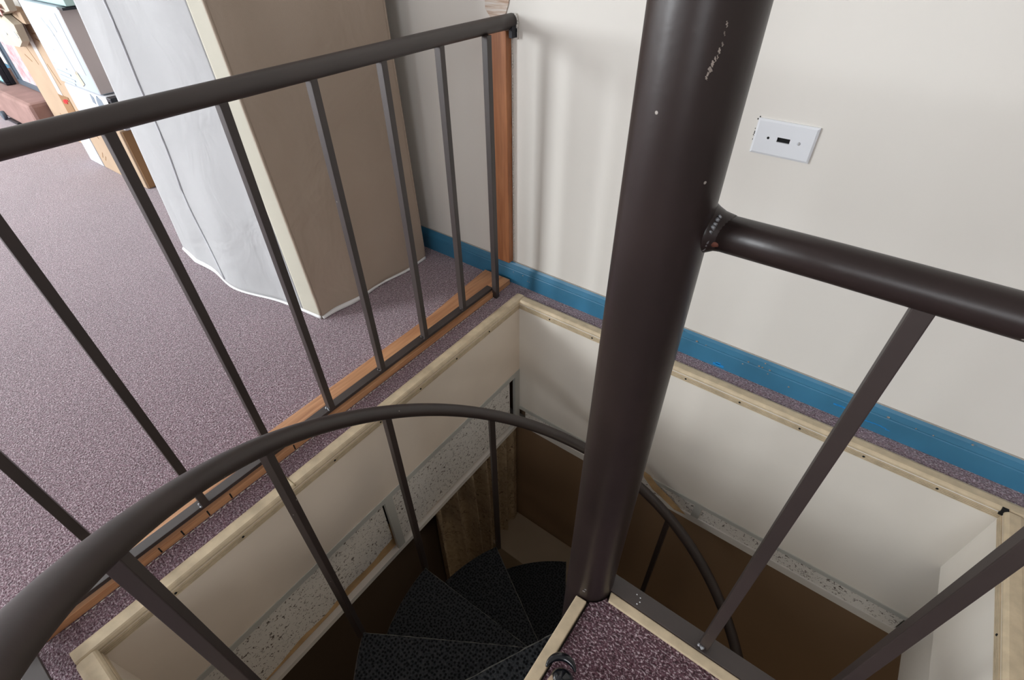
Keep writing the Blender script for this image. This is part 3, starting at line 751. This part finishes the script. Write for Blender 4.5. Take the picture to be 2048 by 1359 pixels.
# big kraft carton
k2 = empty('carton', (-3.6, 1.0, 0), 'large flat tan carton on edge with clear tape, dark hand hole and red sticker', 'box')
slab('body', -3.87, -3.335, .862, .905, .001, .645, M_kraft, k2)
slab('flap', -3.86, -3.36, .835, .862, .60, .648, M_kraft, k2, .002)
slab('tape', -3.555, -3.50, .860, .862, .22, .645, M_tape, k2, .0004)
slab('hand_hole', -3.565, -3.435, .8595, .862, .15, .272, M_kraftD, k2, .0004)
bm = bmesh.new(); prism(bm, [(-.03, -.004), (.02, .0), (.02, .022), (-.008, .018), (-.03, .01)], 0, .003); prism(bm, [(.015, .012), (.045, .014), (.045, .024), (.015, .022)], 0, .003)
o = link('red_sticker', bm, M_red, k2); o.matrix_parent_inverse = Matrix.Identity(4); o.matrix_local = Matrix.Translation(Vector((-3.50, .860, .235)) - k2.location) @ Matrix.Rotation(PI / 2, 4, 'X')
marks(k2, 'pen_mark', M_kraftD, [(-3.68, .50, -3.62, .40), (-3.70, .52, -3.685, .47), (-3.76, .43, -3.70, .405), (-3.46, .55, -3.38, .56), (-3.45, .53, -3.38, .525), (-3.72, .15, -3.70, .07), (-3.68, .14, -3.66, .08), (-3.65, .12, -3.64, .06), (-3.48, .42, -3.44, .33)], .862, .006)
k3 = tag(slab('carton', -3.62, -3.22, .915, 1.14, .001, .90, M_kraftD, None), 'tall darker brown carton standing behind the large tan one', 'box')
# cream paper bag
def crumpled(name, poly, y, th, mat, label, cat):
    bm = bmesh.new(); cx0 = sum(p[0] for p in poly) / len(poly); cz0 = sum(p[1] for p in poly) / len(poly)
    f = [bm.verts.new((x, y + random.uniform(-.004, .004), z)) for x, z in poly]; b = [bm.verts.new((x, y + th, z)) for x, z in poly]
    c = bm.verts.new((cx0, y - .018, cz0)); d = bm.verts.new((cx0, y + th, cz0)); n = len(poly)
    for i in range(n):
        bm.faces.new((f[i], f[(i + 1) % n], c)); bm.faces.new((b[(i + 1) % n], b[i], d)); bm.faces.new((f[i], b[i], b[(i + 1) % n], f[(i + 1) % n]))
    return tag(link(name, bm, mat), label, cat)
pb = crumpled('paper_bag', [(-3.42, .53), (-3.395, .60), (-3.50, .63), (-3.36, .655), (-3.33, .73), (-3.55, .78), (-3.95, .76), (-3.98, .55), (-3.72, .49), (-3.50, .50)], .80, .030, M_cream, 'crumpled cream paper bag with red writing in front of the large tan carton', 'paper bag')
marks(pb, 'red_writing', M_pink, [(-3.50, .68, -3.40, .67), (-3.52, .66, -3.42, .645), (-3.55, .70, -3.47, .66), (-3.56, .64, -3.45, .66), (-3.60, .67, -3.50, .63)], .784, .022)
marks(pb, 'grey_writing', M_inkL, [(-3.56, .60, -3.52, .58), (-3.60, .57, -3.55, .55), (-3.42, .57, -3.40, .55)], .79, .008)
# framed print and cyan screen standing on the brown suitcase
fr = empty('framed_print', (-3.95, .84, .2), 'slate-framed picture with a pink and white print leaning on the tan carton', 'picture frame')
bm = bmesh.new(); x0, x1, z0, z1, w = -4.43, -3.66, .186, .58, .03
box(bm, x0, x1, .910, .935, z0, z0 + w); box(bm, x0, x1, .910, .935, z1 - w, z1); box(bm, x0, x0 + w * .8, .910, .935, z0 + w, z1 - w); box(bm, x1 - w, x1, .910, .935, z0 + w, z1 - w)
link('frame', bm, M_frame, fr, bev=.003)
slab('print', x0 + .02, x1 - .02, .918, .932, z0 + .02, z1 - .02, M_print, fr, 0)
slab('blue_band', x0 + .02, x0 + .085, .9165, .918, z0 + .03, z1 - .03, M_frame, fr, 0)
bm = bmesh.new(); blob(bm, (-4.33, .915, .50), .022, .7, .1, 1.3, 2); link('orange_spot', bm, M_red, fr)
mo = empty('monitor', (-4.5, .82, .2), 'black-bezelled screen showing a cyan picture, left of the slate-framed print', 'monitor')
bm = bmesh.new(); x0, x1, z0, z1, w = -5.10, -4.44, .186, .64, .022
box(bm, x0, x1, .85, .875, z0, z0 + w * .6); box(bm, x0, x1, .85, .875, z1 - w, z1); box(bm, x0, x0 + w, .85, .875, z0 + w * .6, z1 - w); box(bm, x1 - w, x1, .85, .875, z0 + w * .6, z1 - w); box(bm, x0, x1, .875, .90, z0, z1)
link('bezel', bm, M_blackm, mo, bev=.003)
slab('screen', x0 + .02, x1 - .02, .858, .874, z0 + .01, z1 - .02, M_cyan, mo, 0)
su = empty('suitcase', (-4.2, .9, 0), 'soft brown suede-like suitcase lying on its side with a dark wheel', 'suitcase')
slab('body', -5.0, -3.885, .775, 1.05, .012, .184, M_suede, su, .02)
bm = bmesh.new(); tube(bm, [(-4.50, .752, .026), (-4.50, .774, .026)], .026, 24); link('wheel', bm, M_frame, su, bev=.004)
slab('white_trim', -4.66, -4.55, .758, .776, .06, .085, M_boxW, su, .005)
slab('foot', -4.47, -4.30, .765, .790, .001, .014, M_blackm, su, .002)

# ------------------------------------------------------------------ black hooked fitting on the landing edge
KN = empty('black_fitting', (-.118, .275, .0), 'glossy black hook-shaped plastic fitting with a tan oval inset on the landing edging', 'plastic fitting')
bm = bmesh.new(); rp, rr = [], []
c0 = Vector((-.1075, .266, .0))
for i in range(33):
    t = i / 32; a = math.radians(8 + 158 * t)
    p = c0 + Vector((.0245 * math.cos(a), .0225 * math.sin(a), .030 + .004 * math.sin(PI * t))); p = c0 + Matrix.Rotation(.52, 3, 'Z') @ (p - c0); rp.append(p); rr.append(.0016 + .0052 * math.sin(PI * t) ** .8)
tube(bm, rp, rr, 16); link('hook', bm, M_black, KN, smooth=True)
bm = bmesh.new(); tube(bm, [(-.100, .258, .0056), (-.100, .258, .016), (-.1005, .260, .028), (-.101, .262, .036), (-.101, .263, .0395)], [.0195, .0205, .0190, .0135, .004], 32)
body = link('body', bm, M_black, KN, smooth=True)
bm = bmesh.new(); blob(bm, (-.1115, .2455, .0300), .0080, 1, 1.7, .6, 3); link('tan_inset', bm, M_tanin, KN)
